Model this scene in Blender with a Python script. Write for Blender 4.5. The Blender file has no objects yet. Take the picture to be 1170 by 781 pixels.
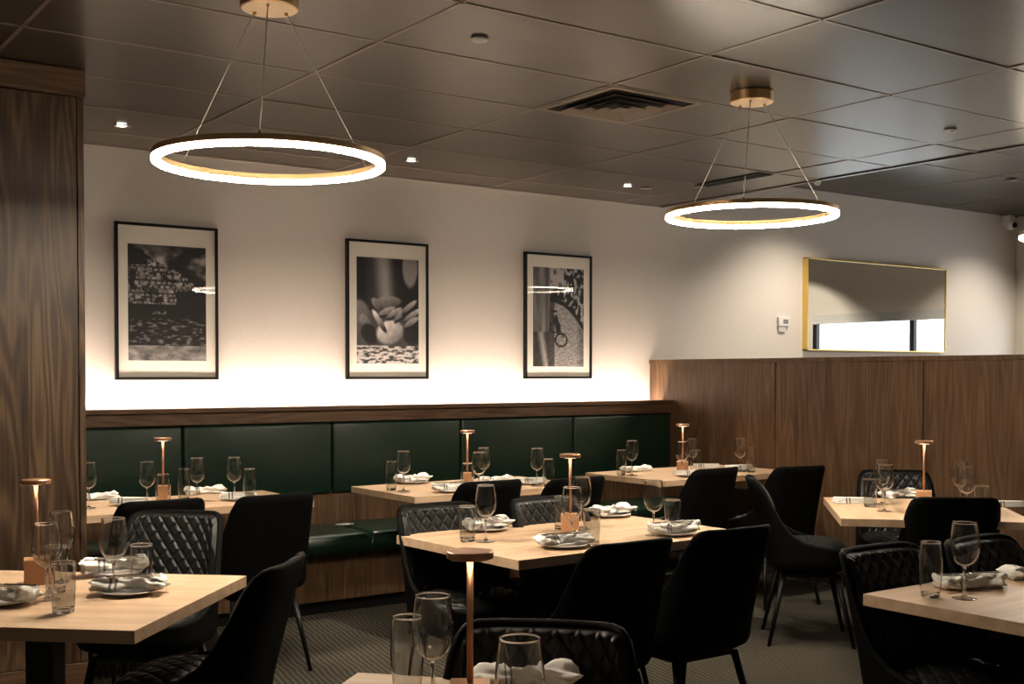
import bpy, bmesh, math, random
from mathutils import Vector, Matrix, noise
random.seed(7)
SC = bpy.context.scene
COL = SC.collection
R = math.radians
PI = math.pi

# ------------------------------------------------------------------ camera
CAMH = 1.415
YAW, PITCH, FPX, CY = R(35.32), R(1.357), 1346.6, 458.9
cam_d = bpy.data.cameras.new('camera'); cam = bpy.data.objects.new('camera', cam_d); COL.objects.link(cam)
cam.location = (0, 0, CAMH); cam.rotation_euler = (PI/2-PITCH, 0, -YAW)
cam_d.sensor_width = 36; cam_d.lens = 36*FPX/1170; cam_d.shift_y = (CY-390.5)/1170
cam_d.clip_start = 0.05; cam_d.clip_end = 100
SC.camera = cam

# ------------------------------------------------------------------ world, exposure
W = bpy.data.worlds.new('world'); SC.world = W; W.use_nodes = True
bg = W.node_tree.nodes['Background']; bg.inputs[0].default_value = (0.93, 0.96, 1.0, 1); bg.inputs[1].default_value = 3.2
SC.view_settings.view_transform = 'Standard'; SC.view_settings.look = 'None'
SC.view_settings.gamma = 1.0; SC.view_settings.use_curve_mapping = False
SC.view_settings.exposure = 0.0
SC.cycles.use_denoising = True
SC.cycles.sample_clamp_indirect = 6.0
# light levels of the room's own lamps
E_RING, E_LED, E_LAMP, P_WASH, P_SCALLOP, P_DOWN = 38.0, 85.0, 13.0, 210.0, 120.0, 14.0
E_LENS = 330.0
WARM = (1.0, 0.80, 0.58)

def lamp_light(name, kind, loc, energy, color=WARM, rot=(0,0,0), **kw):
    d = bpy.data.lights.new(name, kind); d.energy = energy; d.color = color
    for k, v in kw.items(): setattr(d, k, v)
    o = bpy.data.objects.new(name, d); o.location = loc; o.rotation_euler = rot; COL.objects.link(o)
    return o

# ------------------------------------------------------------------ materials
def new_mat(name):
    m = bpy.data.materials.new(name); m.use_nodes = True
    nt = m.node_tree; return m, nt, nt.nodes['Principled BSDF']
def pm(name, col, rough=0.5, metal=0.0, spec=0.5, **kw):
    m, nt, b = new_mat(name)
    b.inputs['Base Color'].default_value = (*col, 1); b.inputs['Roughness'].default_value = rough
    b.inputs['Metallic'].default_value = metal; b.inputs['Specular IOR Level'].default_value = spec
    for k, v in kw.items(): b.inputs[k].default_value = v
    return m
def emis(name, col, s):
    m, nt, b = new_mat(name)
    b.inputs['Base Color'].default_value = (*col, 1)
    b.inputs['Emission Color'].default_value = (*col, 1); b.inputs['Emission Strength'].default_value = s
    return m
def node(nt, t, **kw):
    n = nt.nodes.new(t)
    for k, v in kw.items(): setattr(n, k, v)
    return n
def ramp(nt, stops):
    r = node(nt, 'ShaderNodeValToRGB'); e = r.color_ramp.elements
    while len(e) < len(stops): e.new(0.5)
    for i, (p, c) in enumerate(stops): e[i].position = p; e[i].color = (*c, 1)
    return r
def wood(name, dark, mid, light, grain=(5, 5, 0.55), fine=(120, 120, 3), rings=55, rough=0.45, bump=0.12, plank=None, fw=0.6, cw=0.10):
    m, nt, b = new_mat(name); L = nt.links.new
    tc = node(nt, 'ShaderNodeTexCoord'); src = tc.outputs['Object']
    if plank:   # each veneer flitch shifts the figure
        sep = node(nt, 'ShaderNodeSeparateXYZ'); L(src, sep.inputs[0])
        su = node(nt, 'ShaderNodeMath', operation='ADD'); L(sep.outputs[0], su.inputs[0]); L(sep.outputs[1], su.inputs[1])
        dv = node(nt, 'ShaderNodeMath', operation='DIVIDE'); L(su.outputs[0], dv.inputs[0]); dv.inputs[1].default_value = plank
        fl = node(nt, 'ShaderNodeMath', operation='FLOOR'); L(dv.outputs[0], fl.inputs[0])
        wn = node(nt, 'ShaderNodeTexWhiteNoise', noise_dimensions='1D'); L(fl.outputs[0], wn.inputs['W'])
        ml = node(nt, 'ShaderNodeVectorMath', operation='SCALE'); L(wn.outputs['Color'], ml.inputs[0]); ml.inputs['Scale'].default_value = 7
        ad = node(nt, 'ShaderNodeVectorMath', operation='ADD'); L(src, ad.inputs[0]); L(ml.outputs[0], ad.inputs[1]); src = ad.outputs[0]
    mp = node(nt, 'ShaderNodeMapping'); mp.inputs['Scale'].default_value = grain; L(src, mp.inputs[0])
    n1 = node(nt, 'ShaderNodeTexNoise'); n1.inputs['Scale'].default_value = 1; n1.inputs['Detail'].default_value = 1.5; L(mp.outputs[0], n1.inputs['Vector'])
    mu = node(nt, 'ShaderNodeMath', operation='MULTIPLY'); L(n1.outputs[0], mu.inputs[0]); mu.inputs[1].default_value = rings*2
    sn = node(nt, 'ShaderNodeMath', operation='SINE'); L(mu.outputs[0], sn.inputs[0])
    mp2 = node(nt, 'ShaderNodeMapping'); mp2.inputs['Scale'].default_value = fine; L(src, mp2.inputs[0])
    n2 = node(nt, 'ShaderNodeTexNoise'); n2.inputs['Scale'].default_value = 1; n2.inputs['Detail'].default_value = 3; L(mp2.outputs[0], n2.inputs['Vector'])
    mp3 = node(nt, 'ShaderNodeMapping'); mp3.inputs['Scale'].default_value = tuple(g*1.3 for g in grain); L(src, mp3.inputs[0])
    n3 = node(nt, 'ShaderNodeTexNoise'); n3.inputs['Scale'].default_value = 1; n3.inputs['Detail'].default_value = 2; L(mp3.outputs[0], n3.inputs['Vector'])
    a0 = node(nt, 'ShaderNodeMath', operation='MULTIPLY_ADD'); L(n2.outputs[0], a0.inputs[0]); a0.inputs[1].default_value = fw; a0.inputs[2].default_value = 0.5-fw/2
    a = node(nt, 'ShaderNodeMath', operation='MULTIPLY_ADD'); L(sn.outputs[0], a.inputs[0]); a.inputs[1].default_value = cw; L(a0.outputs[0], a.inputs[2])
    c = node(nt, 'ShaderNodeMath', operation='MULTIPLY_ADD'); L(n3.outputs[0], c.inputs[0]); c.inputs[1].default_value = 0.5; L(a.outputs[0], c.inputs[2])
    d = node(nt, 'ShaderNodeMath', operation='SUBTRACT'); L(c.outputs[0], d.inputs[0]); d.inputs[1].default_value = 0.25
    r = ramp(nt, [(0.25, dark), (0.5, mid), (0.75, light)]); L(d.outputs[0], r.inputs[0]); L(r.outputs[0], b.inputs['Base Color'])
    b.inputs['Roughness'].default_value = rough; b.inputs['Specular IOR Level'].default_value = 0.35
    bp = node(nt, 'ShaderNodeBump'); bp.inputs['Strength'].default_value = bump; bp.inputs['Distance'].default_value = 0.002
    L(d.outputs[0], bp.inputs['Height']); L(bp.outputs[0], b.inputs['Normal'])
    return m
def noisy(name, c1, c2, scale, rough=0.5, bump=0.0, spec=0.5, detail=3, dist=0.002):
    m, nt, b = new_mat(name); L = nt.links.new
    tc = node(nt, 'ShaderNodeTexCoord'); n = node(nt, 'ShaderNodeTexNoise'); n.inputs['Scale'].default_value = scale; n.inputs['Detail'].default_value = detail
    L(tc.outputs['Object'], n.inputs['Vector'])
    r = ramp(nt, [(0.3, c1), (0.7, c2)]); L(n.outputs[0], r.inputs[0]); L(r.outputs[0], b.inputs['Base Color'])
    b.inputs['Roughness'].default_value = rough; b.inputs['Specular IOR Level'].default_value = spec
    if bump:
        bp = node(nt, 'ShaderNodeBump'); bp.inputs['Strength'].default_value = bump; bp.inputs['Distance'].default_value = dist
        L(n.outputs[0], bp.inputs['Height']); L(bp.outputs[0], b.inputs['Normal'])
    return m

M = {}
M['wall'] = noisy('wall_paint', (0.69, 0.64, 0.58), (0.72, 0.67, 0.61), 60, 0.8, 0.05)
M['ceil'] = noisy('ceiling_tile', (0.036, 0.028, 0.0205), (0.040, 0.031, 0.023), 4, 0.30, 0.0, 0.5)
M['tbar'] = pm('ceiling_grid_metal', (0.22, 0.18, 0.145), 0.4)
M['black_metal'] = pm('black_powder_coat', (0.005, 0.005, 0.005), 0.4, 0, 0.25)
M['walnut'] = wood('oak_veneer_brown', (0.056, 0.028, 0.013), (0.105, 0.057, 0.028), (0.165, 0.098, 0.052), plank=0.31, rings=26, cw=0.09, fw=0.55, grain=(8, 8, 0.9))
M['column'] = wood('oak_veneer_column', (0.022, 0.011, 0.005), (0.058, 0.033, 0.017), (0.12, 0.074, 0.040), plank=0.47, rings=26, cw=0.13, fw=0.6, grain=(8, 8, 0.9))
M['ledge_wood'] = wood('oak_ledge', (0.05, 0.025, 0.012), (0.10, 0.055, 0.030), (0.15, 0.088, 0.05), grain=(0.5, 6, 6), fine=(3, 120, 120))
M['table_wood'] = wood('pale_oak_laminate', (0.46, 0.305, 0.185), (0.57, 0.395, 0.25), (0.65, 0.475, 0.315), grain=(0.9, 9, 9), fine=(4, 160, 160), rings=12, rough=0.42, bump=0.05)
M['leather_green'] = noisy('green_leather', (0.0036, 0.0175, 0.0092), (0.005, 0.023, 0.012), 30, 0.36, 0.12, 0.5, dist=0.001)
M['leather_black'] = noisy('black_leather', (0.006, 0.0068, 0.0064), (0.009, 0.010, 0.0095), 180, 0.47, 0.15, 0.32, dist=0.0008)
M['shell_black'] = noisy('black_upholstery', (0.0025, 0.0025, 0.0024), (0.0036, 0.0036, 0.0035), 220, 0.65, 0.15, 0.06, dist=0.0008)
M['china'] = pm('white_china', (0.78, 0.76, 0.72), 0.15)
M['steel'] = pm('polished_steel', (0.55, 0.54, 0.52), 0.22, 1.0)
M['copper'] = pm('brushed_copper', (0.50, 0.27, 0.16), 0.38, 0.85)
M['copper_block'] = pm('copper_block', (0.62, 0.33, 0.17), 0.5, 0.2)
M['brass'] = pm('brushed_brass', (0.72, 0.48, 0.24), 0.32, 0.9)
M['brass_disc'] = pm('brass_canopy_face', (0.85, 0.66, 0.45), 0.45, 0.3)
M['gold'] = pm('gold_frame', (0.80, 0.58, 0.16), 0.3, 0.7)
M['cable'] = pm('steel_cable', (0.62, 0.58, 0.52), 0.4, 0.3)
M['frame_black'] = pm('black_picture_frame', (0.006, 0.006, 0.006), 0.45, 0, 0.2)
M['mat_board'] = pm('mat_board', (0.86, 0.82, 0.72), 0.8)
M['white_plastic'] = pm('white_plastic', (0.75, 0.74, 0.70), 0.4)
M['grey_plastic'] = pm('grey_plastic', (0.20, 0.20, 0.20), 0.4)
M['dark_void'] = pm('black_opening', (0.004, 0.004, 0.004), 0.8)
M['mirror'] = pm('mirror_silver', (0.86, 0.88, 0.86), 0.01, 1.0)
M['window_frame'] = pm('black_window_frame', (0.012, 0.013, 0.014), 0.4)
M['blind'] = pm('roller_blind', (0.55, 0.55, 0.54), 0.8)
M['ring_glow'] = emis('ring_diffuser', (1.0, 0.84, 0.64), E_RING)
M['ring_lens'] = emis('ring_lens', (1.0, 0.85, 0.68), E_LENS)
M['led'] = emis('led_strip', (1.0, 0.80, 0.66), E_LED)
M['lamp_glow'] = emis('lamp_diffuser', (1.0, 0.74, 0.50), E_LAMP)
M['down_glow'] = emis('downlight_lens', (1.0, 0.88, 0.72), P_DOWN)

def glass_mat(name, col=(0.97, 0.98, 0.97), rough=0.0):
    m, nt, b = new_mat(name)
    b.inputs['Base Color'].default_value = (*col, 1); b.inputs['Roughness'].default_value = rough
    b.inputs['Transmission Weight'].default_value = 1.0; b.inputs['IOR'].default_value = 1.47
    return m
M['glass'] = glass_mat('clear_glass')
M['thin'] = None
def pane_mat(name, k=1.0):
    m, nt, b = new_mat(name); L = nt.links.new; nt.nodes.remove(b)
    out = nt.nodes['Material Output']
    t = node(nt, 'ShaderNodeBsdfTransparent'); g = node(nt, 'ShaderNodeBsdfGlossy'); g.inputs['Roughness'].default_value = 0.01
    f = node(nt, 'ShaderNodeFresnel'); ge = node(nt, 'ShaderNodeNewGeometry')
    ml = node(nt, 'ShaderNodeMath', operation='MULTIPLY_ADD'); L(ge.outputs['Backfacing'], ml.inputs[0]); ml.inputs[1].default_value = 1/1.5-1.5; ml.inputs[2].default_value = 1.5; L(ml.outputs[0], f.inputs[0])
    mu = node(nt, 'ShaderNodeMath', operation='MULTIPLY'); L(f.outputs[0], mu.inputs[0]); mu.inputs[1].default_value = k
    x = node(nt, 'ShaderNodeMixShader'); L(mu.outputs[0], x.inputs[0]); L(t.outputs[0], x.inputs[1]); L(g.outputs[0], x.inputs[2]); L(x.outputs[0], out.inputs[0])
    return m
M['pane'] = pane_mat('thin_glass_pane', 0.4)
M['thin'] = pane_mat('blown_glass_wall', 1.35)

# striped linen
def linen():
    m, nt, b = new_mat('striped_linen'); L = nt.links.new
    tc = node(nt, 'ShaderNodeTexCoord'); sp = node(nt, 'ShaderNodeSeparateXYZ'); L(tc.outputs['Object'], sp.inputs[0])
    r = ramp(nt, [(0.0, (0.86, 0.84, 0.79)), (0.60, (0.86, 0.84, 0.79)), (0.604, (0.16, 0.155, 0.15)), (0.622, (0.16, 0.155, 0.15)), (0.626, (0.86, 0.84, 0.79)),
                  (0.652, (0.86, 0.84, 0.79)), (0.656, (0.16, 0.155, 0.15)), (0.674, (0.16, 0.155, 0.15)), (0.678, (0.86, 0.84, 0.79))])
    r.color_ramp.interpolation = 'LINEAR'
    mr = node(nt, 'ShaderNodeMath', operation='MULTIPLY_ADD'); L(sp.outputs[1], mr.inputs[0]); mr.inputs[1].default_value = 3.2; mr.inputs[2].default_value = 0.5
    L(mr.outputs[0], r.inputs[0]); L(r.outputs[0], b.inputs['Base Color']); b.inputs['Roughness'].default_value = 0.85
    n = node(nt, 'ShaderNodeTexNoise'); n.inputs['Scale'].default_value = 55; L(tc.outputs['Object'], n.inputs['Vector'])
    bp = node(nt, 'ShaderNodeBump'); bp.inputs['Strength'].default_value = 0.3; bp.inputs['Distance'].default_value = 0.004; L(n.outputs[0], bp.inputs['Height']); L(bp.outputs[0], b.inputs['Normal'])
    return m
M['linen'] = linen()

def carpet():
    m, nt, b = new_mat('ribbed_carpet'); L = nt.links.new
    tc = node(nt, 'ShaderNodeTexCoord')
    mp = node(nt, 'ShaderNodeMapping'); mp.inputs['Rotation'].default_value = (0, 0, R(12)); L(tc.outputs['Object'], mp.inputs[0])
    w = node(nt, 'ShaderNodeTexWave'); w.wave_type = 'BANDS'; w.bands_direction = 'X'; w.inputs['Scale'].default_value = 11; w.inputs['Distortion'].default_value = 3
    w.inputs['Detail'].default_value = 1; w.inputs['Detail Scale'].default_value = 0.5; L(mp.outputs[0], w.inputs[0])
    n = node(nt, 'ShaderNodeTexNoise'); n.inputs['Scale'].default_value = 90; n.inputs['Detail'].default_value = 3; L(tc.outputs['Object'], n.inputs['Vector'])
    n2 = node(nt, 'ShaderNodeTexNoise'); n2.inputs['Scale'].default_value = 1.3; L(tc.outputs['Object'], n2.inputs['Vector'])
    a = node(nt, 'ShaderNodeMath', operation='MULTIPLY'); L(w.outputs['Fac'], a.inputs[0]); L(n.outputs[0], a.inputs[1])
    c = node(nt, 'ShaderNodeMath', operation='MULTIPLY_ADD'); L(n2.outputs[0], c.inputs[0]); c.inputs[1].default_value = 0.25; L(a.outputs[0], c.inputs[2])
    r = ramp(nt, [(0.10, (0.030, 0.027, 0.021)), (0.42, (0.055, 0.050, 0.038)), (0.80, (0.10, 0.09, 0.068))]); L(c.outputs[0], r.inputs[0]); L(r.outputs[0], b.inputs['Base Color'])
    b.inputs['Roughness'].default_value = 0.95; b.inputs['Specular IOR Level'].default_value = 0.1
    bp = node(nt, 'ShaderNodeBump'); bp.inputs['Strength'].default_value = 0.5; bp.inputs['Distance'].default_value = 0.006; L(c.outputs[0], bp.inputs['Height']); L(bp.outputs[0], b.inputs['Normal'])
    return m
M['carpet'] = carpet()

# ------------------------------------------------------------------ mesh helpers
class MB:
    def __init__(s): s.v = []; s.f = []
    def add(s, vs, fs, mat=None):
        n = len(s.v); s.v += [tuple(mat @ Vector(v)) if mat else tuple(v) for v in vs]; s.f += [tuple(i+n for i in f) for f in fs]; return s
    def box(s, x0, x1, y0, y1, z0, z1, bevel=0.0, mat=None, seg=2):
        bm = bmesh.new(); bmesh.ops.create_cube(bm, size=1)
        for v in bm.verts: v.co = Vector(((x0+x1)/2+v.co.x*(x1-x0), (y0+y1)/2+v.co.y*(y1-y0), (z0+z1)/2+v.co.z*(z1-z0)))
        if bevel: bmesh.ops.bevel(bm, geom=bm.edges[:], offset=bevel, segments=seg, profile=0.5, affect='EDGES')
        bm.verts.index_update(); s.add([v.co[:] for v in bm.verts], [[v.index for v in f.verts] for f in bm.faces], mat); bm.free(); return s
    def lathe(s, prof, n=32, mat=None, cx=0, cy=0):
        vs = []; fs = []; idx = []
        for r, z in prof:
            if r < 1e-6: idx.append([len(vs)]); vs.append((cx, cy, z))
            else:
                idx.append(list(range(len(vs), len(vs)+n)))
                vs += [(cx+r*math.cos(2*PI*i/n), cy+r*math.sin(2*PI*i/n), z) for i in range(n)]
        for a, b in zip(idx, idx[1:]):
            for i in range(n):
                j = (i+1) % n
                if len(a) == 1 and len(b) == 1: continue
                if len(a) == 1: fs.append((a[0], b[j], b[i]))
                elif len(b) == 1: fs.append((a[i], a[j], b[0]))
                else: fs.append((a[i], a[j], b[j], b[i]))
        return s.add(vs, fs, mat)
    def tube(s, p0, p1, r0, r1=None, n=12):
        r1 = r0 if r1 is None else r1; p0, p1 = Vector(p0), Vector(p1); d = (p1-p0)
        q = d.to_track_quat('Z', 'Y').to_matrix().to_4x4(); q.translation = p0
        return s.lathe([(0, 0), (r0, 0), (r1, d.length), (0, d.length)], n, q)
    def build(s, name, m, parent=None, smooth=False, angle=None):
        me = bpy.data.meshes.new(name); me.from_pydata(s.v, [], s.f); me.update()
        bm = bmesh.new(); bm.from_mesh(me); bmesh.ops.recalc_face_normals(bm, faces=bm.faces[:])
        bm.to_mesh(me); bm.free()
        me.materials.append(m)
        if smooth: me.shade_smooth()
        if angle is not None: me.shade_smooth(); me.set_sharp_from_angle(angle=R(angle))
        o = bpy.data.objects.new(name, me); COL.objects.link(o)
        if parent: o.parent = parent
        return o
def tag(o, label=None, cat=None, group=None, kind=None):
    if label: o['label'] = label
    if cat: o['category'] = cat
    if group: o['group'] = group
    if kind: o['kind'] = kind
    return o
def thing(name, label, cat, loc=(0,0,0), rz=0, group=None):
    o = bpy.data.objects.new(name, None); o.empty_display_size = 0.1; COL.objects.link(o)
    o.location = loc; o.rotation_euler = (0, 0, rz); return tag(o, label, cat, group)
def copy_tree(o, parent=None):
    c = o.copy(); COL.objects.link(c); c.parent = parent
    if parent is not None: c.matrix_parent_inverse = o.matrix_parent_inverse.copy()
    for ch in [x for x in KIDS.get(o.name, [])]: KIDS.setdefault(c.name, []).append(copy_tree(ch, c))
    return c
KIDS = {}
def kid(root, *objs):
    KIDS.setdefault(root.name, []).extend(objs)
# where a thing seen along a given line of sight stands on a level plane
def at(px, py, z):
    fw = Vector((math.sin(YAW)*math.cos(PITCH), math.cos(YAW)*math.cos(PITCH), -math.sin(PITCH)))
    rt = Vector((math.cos(YAW), -math.sin(YAW), 0)); up = rt.cross(fw)
    r = fw + rt*((px-585)/FPX) + up*((CY-py)/FPX); k = (z-CAMH)/r.z
    return Vector((r.x*k, r.y*k, z))

# ------------------------------------------------------------------ room shell
YB, XR, XL, YF = 7.007, 11.40, -2.6, -2.2       # back wall, right wall, left wall, wall behind the camera
ZC, ZU, XE = 2.745, 3.045, 6.42                 # low ceiling, raised ceiling, edge between them
def struct(o): o['kind'] = 'structure'; return o
struct(MB().box(XL, XR, YF, YB, -0.06, 0).build('floor', M['carpet']))
struct(MB().box(XL-0.1, XR+0.1, YB, YB+0.12, 0, 3.3).build('wall_back', M['wall']))
struct(MB().box(XL-0.12, XL, YF-0.1, YB, 0, 3.3).build('wall_left', M['wall']))
struct(MB().box(XL-0.1, XR+0.1, YF-0.12, YF, 0, 3.3).build('wall_front', M['wall']))
# right wall with two window openings
WY = [(4.22, 6.80), (0.9, 3.8)]; WZ0, WZ1 = 0.95, 2.13
rw = MB()
rw.box(XR, XR+0.14, YF, YB, 0, WZ0).box(XR, XR+0.14, YF, YB, WZ1, 3.3)
for a, b in ((6.80, YB), (3.8, 4.22), (YF, 0.9)): rw.box(XR, XR+0.14, a, b, WZ0, WZ1)
struct(rw.build('wall_right', M['wall']))
for i, (a, b) in enumerate(WY):
    w = thing('window_%d' % (i+1), None, None, (XR, (a+b)/2, WZ0)); struct(w)
    f = MB(); h = (b-a)/2
    for y in (-h+0.025, h-0.025, (5.64-(a+b)/2) if i == 0 else 0): f.box(0.0, 0.06, y-0.03, y+0.03, 0, WZ1-WZ0, 0.004)
    f.box(0.0, 0.06, -h, h, 0, 0.05, 0.004).box(0.0, 0.06, -h, h, WZ1-WZ0-0.05, WZ1-WZ0, 0.004)
    f.build('window_frame', M['window_frame'], w)
    MB().box(0.03, 0.036, -h+0.03, h-0.03, 0.03, WZ1-WZ0-0.03).build('window_pane', M['pane'], w)
    MB().box(-0.025, -0.02, -h+0.02, h-0.02, WZ1-WZ0-0.10, WZ1-WZ0).box(-0.035, -0.012, -h+0.02, h-0.02, WZ1-WZ0-0.11, WZ1-WZ0-0.095, 0.003).build('roller_blind', M['blind'], w)
    pl = lamp_light('window_daylight_portal', 'AREA', (XR+0.13, (a+b)/2, (WZ0+WZ1)/2), 1, rot=(0, -PI/2, 0), shape='RECTANGLE', size=WZ1-WZ0, size_y=b-a)
    pl.rotation_euler = (0, PI/2, 0)
    pl.data.cycles.is_portal = True

# ceilings: lay-in tiles, every one sitting slightly differently in its grid
def tile_ceiling(name, x0, x1, y0, y1, z, gx, gy, ox, oy, seed):
    rnd = random.Random(seed); mb = MB(); gr = MB()
    xs = [ox+gx*i for i in range(-20, 20) if x0 < ox+gx*i < x1]; ys = [oy+gy*i for i in range(-30, 30) if y0 < oy+gy*i < y1]
    X = [x0]+xs+[x1]; Y = [y0]+ys+[y1]
    for a, b in zip(X, X[1:]):
        for c, d in zip(Y, Y[1:]):
            tx, ty = rnd.uniform(-0.0018, 0.0018), rnd.uniform(-0.0022, 0.0022); zz = z+0.0024
            P = []
            for (x, y) in ((a, c), (b, c), (b, d), (a, d)): P.append((x, y, zz+tx*(x-(a+b)/2)*1.4+ty*(y-(c+d)/2)*2.4))
            P += [(x, y, zz+0.02) for x, y, _ in P]
            mb.add(P, [(0,1,2,3), (7,6,5,4), (0,4,5,1), (1,5,6,2), (2,6,7,3), (3,7,4,0)])
    for x in xs: gr.box(x-0.009, x+0.009, y0, y1, z-0.0005, z+0.009, 0.0005)
    for y in ys: gr.box(x0, x1, y-0.009, y+0.009, z-0.0005, z+0.009, 0.0005)
    struct(mb.build(name, M['ceil']))
    return struct(gr.build('ceiling_grid', M['tbar']))
tile_ceiling('ceiling', XL, XE, YF, YB, ZC, 1.2192, 0.6096, 1.099, 2.972, 3)
tile_ceiling('ceiling', XE, XR, YF, YB, ZU, 1.2192, 0.6096, 7.70, 3.24, 5)
struct(MB().box(XE-0.02, XE+0.02, YF, YB, ZC-0.006, ZU+0.02, 0.003).build('trim_1', M['ceil']))
struct(MB().box(XL, XR, YF, YB, 3.12, 3.2).build('ceiling', M['ceil']))
struct(MB().box(XL, XE, YB-0.02, YB, ZC-0.004, ZC+0.004).build('trim_2', M['tbar']))
struct(MB().box(XE, XR, YB-0.02, YB, ZU-0.004, ZU+0.004).build('trim_3', M['tbar']))
struct(MB().box(XE+0.1, XR, YB-0.015, YB, 0, 0.1, 0.003).build('baseboard_back', M['walnut']))

# ------------------------------------------------------------------ banquette with lit ledge
XP = 6.30                                         # face of the oak partition
YC = 6.74                                         # front of the back cushions
bq = thing('banquette', 'long dark green leather banquette with oak ledge along the back wall', 'banquette', (3.9, 6.6, 0))
BX0 = 1.2; XQ = XP-0.008
def loc(mb, name, m, parent, **kw):               # mesh laid out in room coordinates, parented to a thing elsewhere
    o = mb.build(name, m, parent, **kw); o.location = tuple(-c for c in parent.location); return o
loc(MB().box(BX0, XQ, YC-0.03, YC+0.115, 1.186, 1.212, 0.004), 'ledge_cap', M['ledge_wood'], bq)
loc(MB().box(BX0, XQ, YC-0.002, YC+0.03, 1.115, 1.186), 'ledge_apron', M['ledge_wood'], bq)
loc(MB().box(BX0, XQ, YC+0.09, YC+0.115, 0.0, 1.186).box(BX0, XQ, YC+0.115, YB-0.002, 1.10, 1.12), 'ledge_trough', M['walnut'], bq)
seams = [BX0, 1.42+0.02, 2.58, 3.64, 4.55, 5.415, XQ]
def seam_x(px): # seam position on the cushion face
    fw = Vector((math.sin(YAW)*math.cos(PITCH), math.cos(YAW)*math.cos(PITCH), -math.sin(PITCH))); rt = Vector((math.cos(YAW), -math.sin(YAW), 0))
    r = fw+rt*((px-585)/FPX); return r.x*YC/r.y
seams = [BX0, seam_x(209), seam_x(380), seam_x(527), seam_x(656), XQ]
for a, b in zip(seams, seams[1:]):
    loc(MB().box(a+0.003, b-0.003, YC, YC+0.085, 0.66, 1.108, 0.02, seg=4), 'back_cushion', M['leather_green'], bq, smooth=True)
loc(MB().box(BX0, XQ, YC+0.03, YC+0.09, 0.40, 0.70), 'back_panel', M['walnut'], bq)
ss = [BX0, 2.05, seam_x(421)-0.27, 4.55, 5.45, XQ]
def cushion(x0, x1, y0, y1, z0, z1, nx=24, ny=16):
    mb = MB(); vs = []; fs = []
    def P(i, j):
        u, v = i/nx, j/ny; a = min(u, 1-u)*(x1-x0); b = min(v, 1-v)*(y1-y0)
        e = min(1, a/0.05); g = min(1, b/0.05); h = (1-(1-e)**2.5)*(1-(1-g)**2.5)
        return (x0+u*(x1-x0), y0+v*(y1-y0), z0+(z1-z0)*(0.45+0.55*h)+0.008*math.sin(PI*u)*math.sin(PI*v))
    # denser near the borders
    us = [0, .004, .012, .025, .06]+[.06+.88*i/10 for i in range(1, 10)]+[.94, .975, .988, .996, 1]
    vs_ = us
    for u in us:
        for v in vs_:
            a = min(u, 1-u)*(x1-x0); b = min(v, 1-v)*(y1-y0); e = min(1, a/0.028); g = min(1, b/0.03)
            h = (1-(1-e)**2.4)*(1-(1-g)**2.4)
            vs.append((x0+u*(x1-x0), y0+v*(y1-y0), z0+(z1-z0)*(0.5+0.5*h)+0.006*math.sin(PI*u)*math.sin(PI*v)))
    n = len(us)
    for i in range(n-1):
        for j in range(n-1): fs.append((i*n+j, (i+1)*n+j, (i+1)*n+j+1, i*n+j+1))
    base = len(vs); ring = [i*n for i in range(n)]+[(n-1)*n+j for j in range(1, n)]+[i*n+n-1 for i in range(n-2, -1, -1)]+[j for j in range(n-2, 0, -1)]
    for r in ring: vs.append((vs[r][0], vs[r][1], z0))
    m = len(ring)
    for k in range(m): fs.append((ring[k], ring[(k+1) % m], base+(k+1) % m, base+k))
    fs.append(tuple(base+k for k in range(m)))
    return mb.add(vs, fs)
for a, b in zip(ss, ss[1:]):
    loc(cushion(a+0.001, b-0.001, 6.20, YC+0.02, 0.36, 0.475), 'seat_cushion', M['leather_green'], bq, smooth=True)
loc(MB().box(BX0, XQ, 6.27, 6.33, 0.08, 0.36).box(BX0, XQ, 6.33, YC+0.09, 0.32, 0.36), 'plinth', M['walnut'], bq)
loc(MB().box(BX0, XQ, 6.31, 6.35, 0, 0.08), 'kick_plate', M['black_metal'], bq)
tag(MB().box(BX0+0.2, XP-0.03, YC+0.12, YC+0.165, 1.121, 1.127).build('led_strip', M['led']), 'warm led strip glowing in the trough behind the banquette ledge', 'led strip')
# card lying on the banquette seat
p = at(387, 598, 0.48)
tag(MB().box(p.x-0.05, p.x+0.05, 6.52, 6.57, 0.482, 0.488, 0.001).build('folded_card', M['china']), 'small white folded card left on the green banquette seat', 'card')

# ------------------------------------------------------------------ oak partition and oak column
pt = thing('partition', 'chest-high brown oak partition wall at the right, joined panels', 'partition', (XP+0.06, 4, 0))
pj = [YB-0.002, 5.69, 4.485, 3.28, 2.07, 0.86]
for a, b in zip(pj, pj[1:]): loc(MB().box(XP, XP+0.11, b+0.0045, a-0.0045, 0.09, 1.497, 0.002), 'oak_panel', M['walnut'], pt)
loc(MB().box(XP+0.01, XP+0.10, pj[-1], YB-0.002, 0.0, 1.49), 'core', M['dark_void'], pt)
loc(MB().box(XP-0.006, XP+0.116, pj[-1]-0.01, YB-0.002, 1.497, 1.527, 0.003), 'top_cap', M['walnut'], pt)
cl = thing('oak_column', 'floor-to-ceiling brown oak clad column at the left edge', 'column', (0.7, 5.48, 0))
CX = 1.475
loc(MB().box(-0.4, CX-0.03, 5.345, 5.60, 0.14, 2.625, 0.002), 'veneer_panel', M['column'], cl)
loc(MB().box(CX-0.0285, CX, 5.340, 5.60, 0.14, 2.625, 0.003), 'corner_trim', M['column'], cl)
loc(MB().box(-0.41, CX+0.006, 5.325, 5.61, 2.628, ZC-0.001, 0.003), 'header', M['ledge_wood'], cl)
loc(MB().box(-0.41, CX+0.004, 5.333, 5.605, 0, 0.138, 0.004), 'column_baseboard', M['ledge_wood'], cl)

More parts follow.
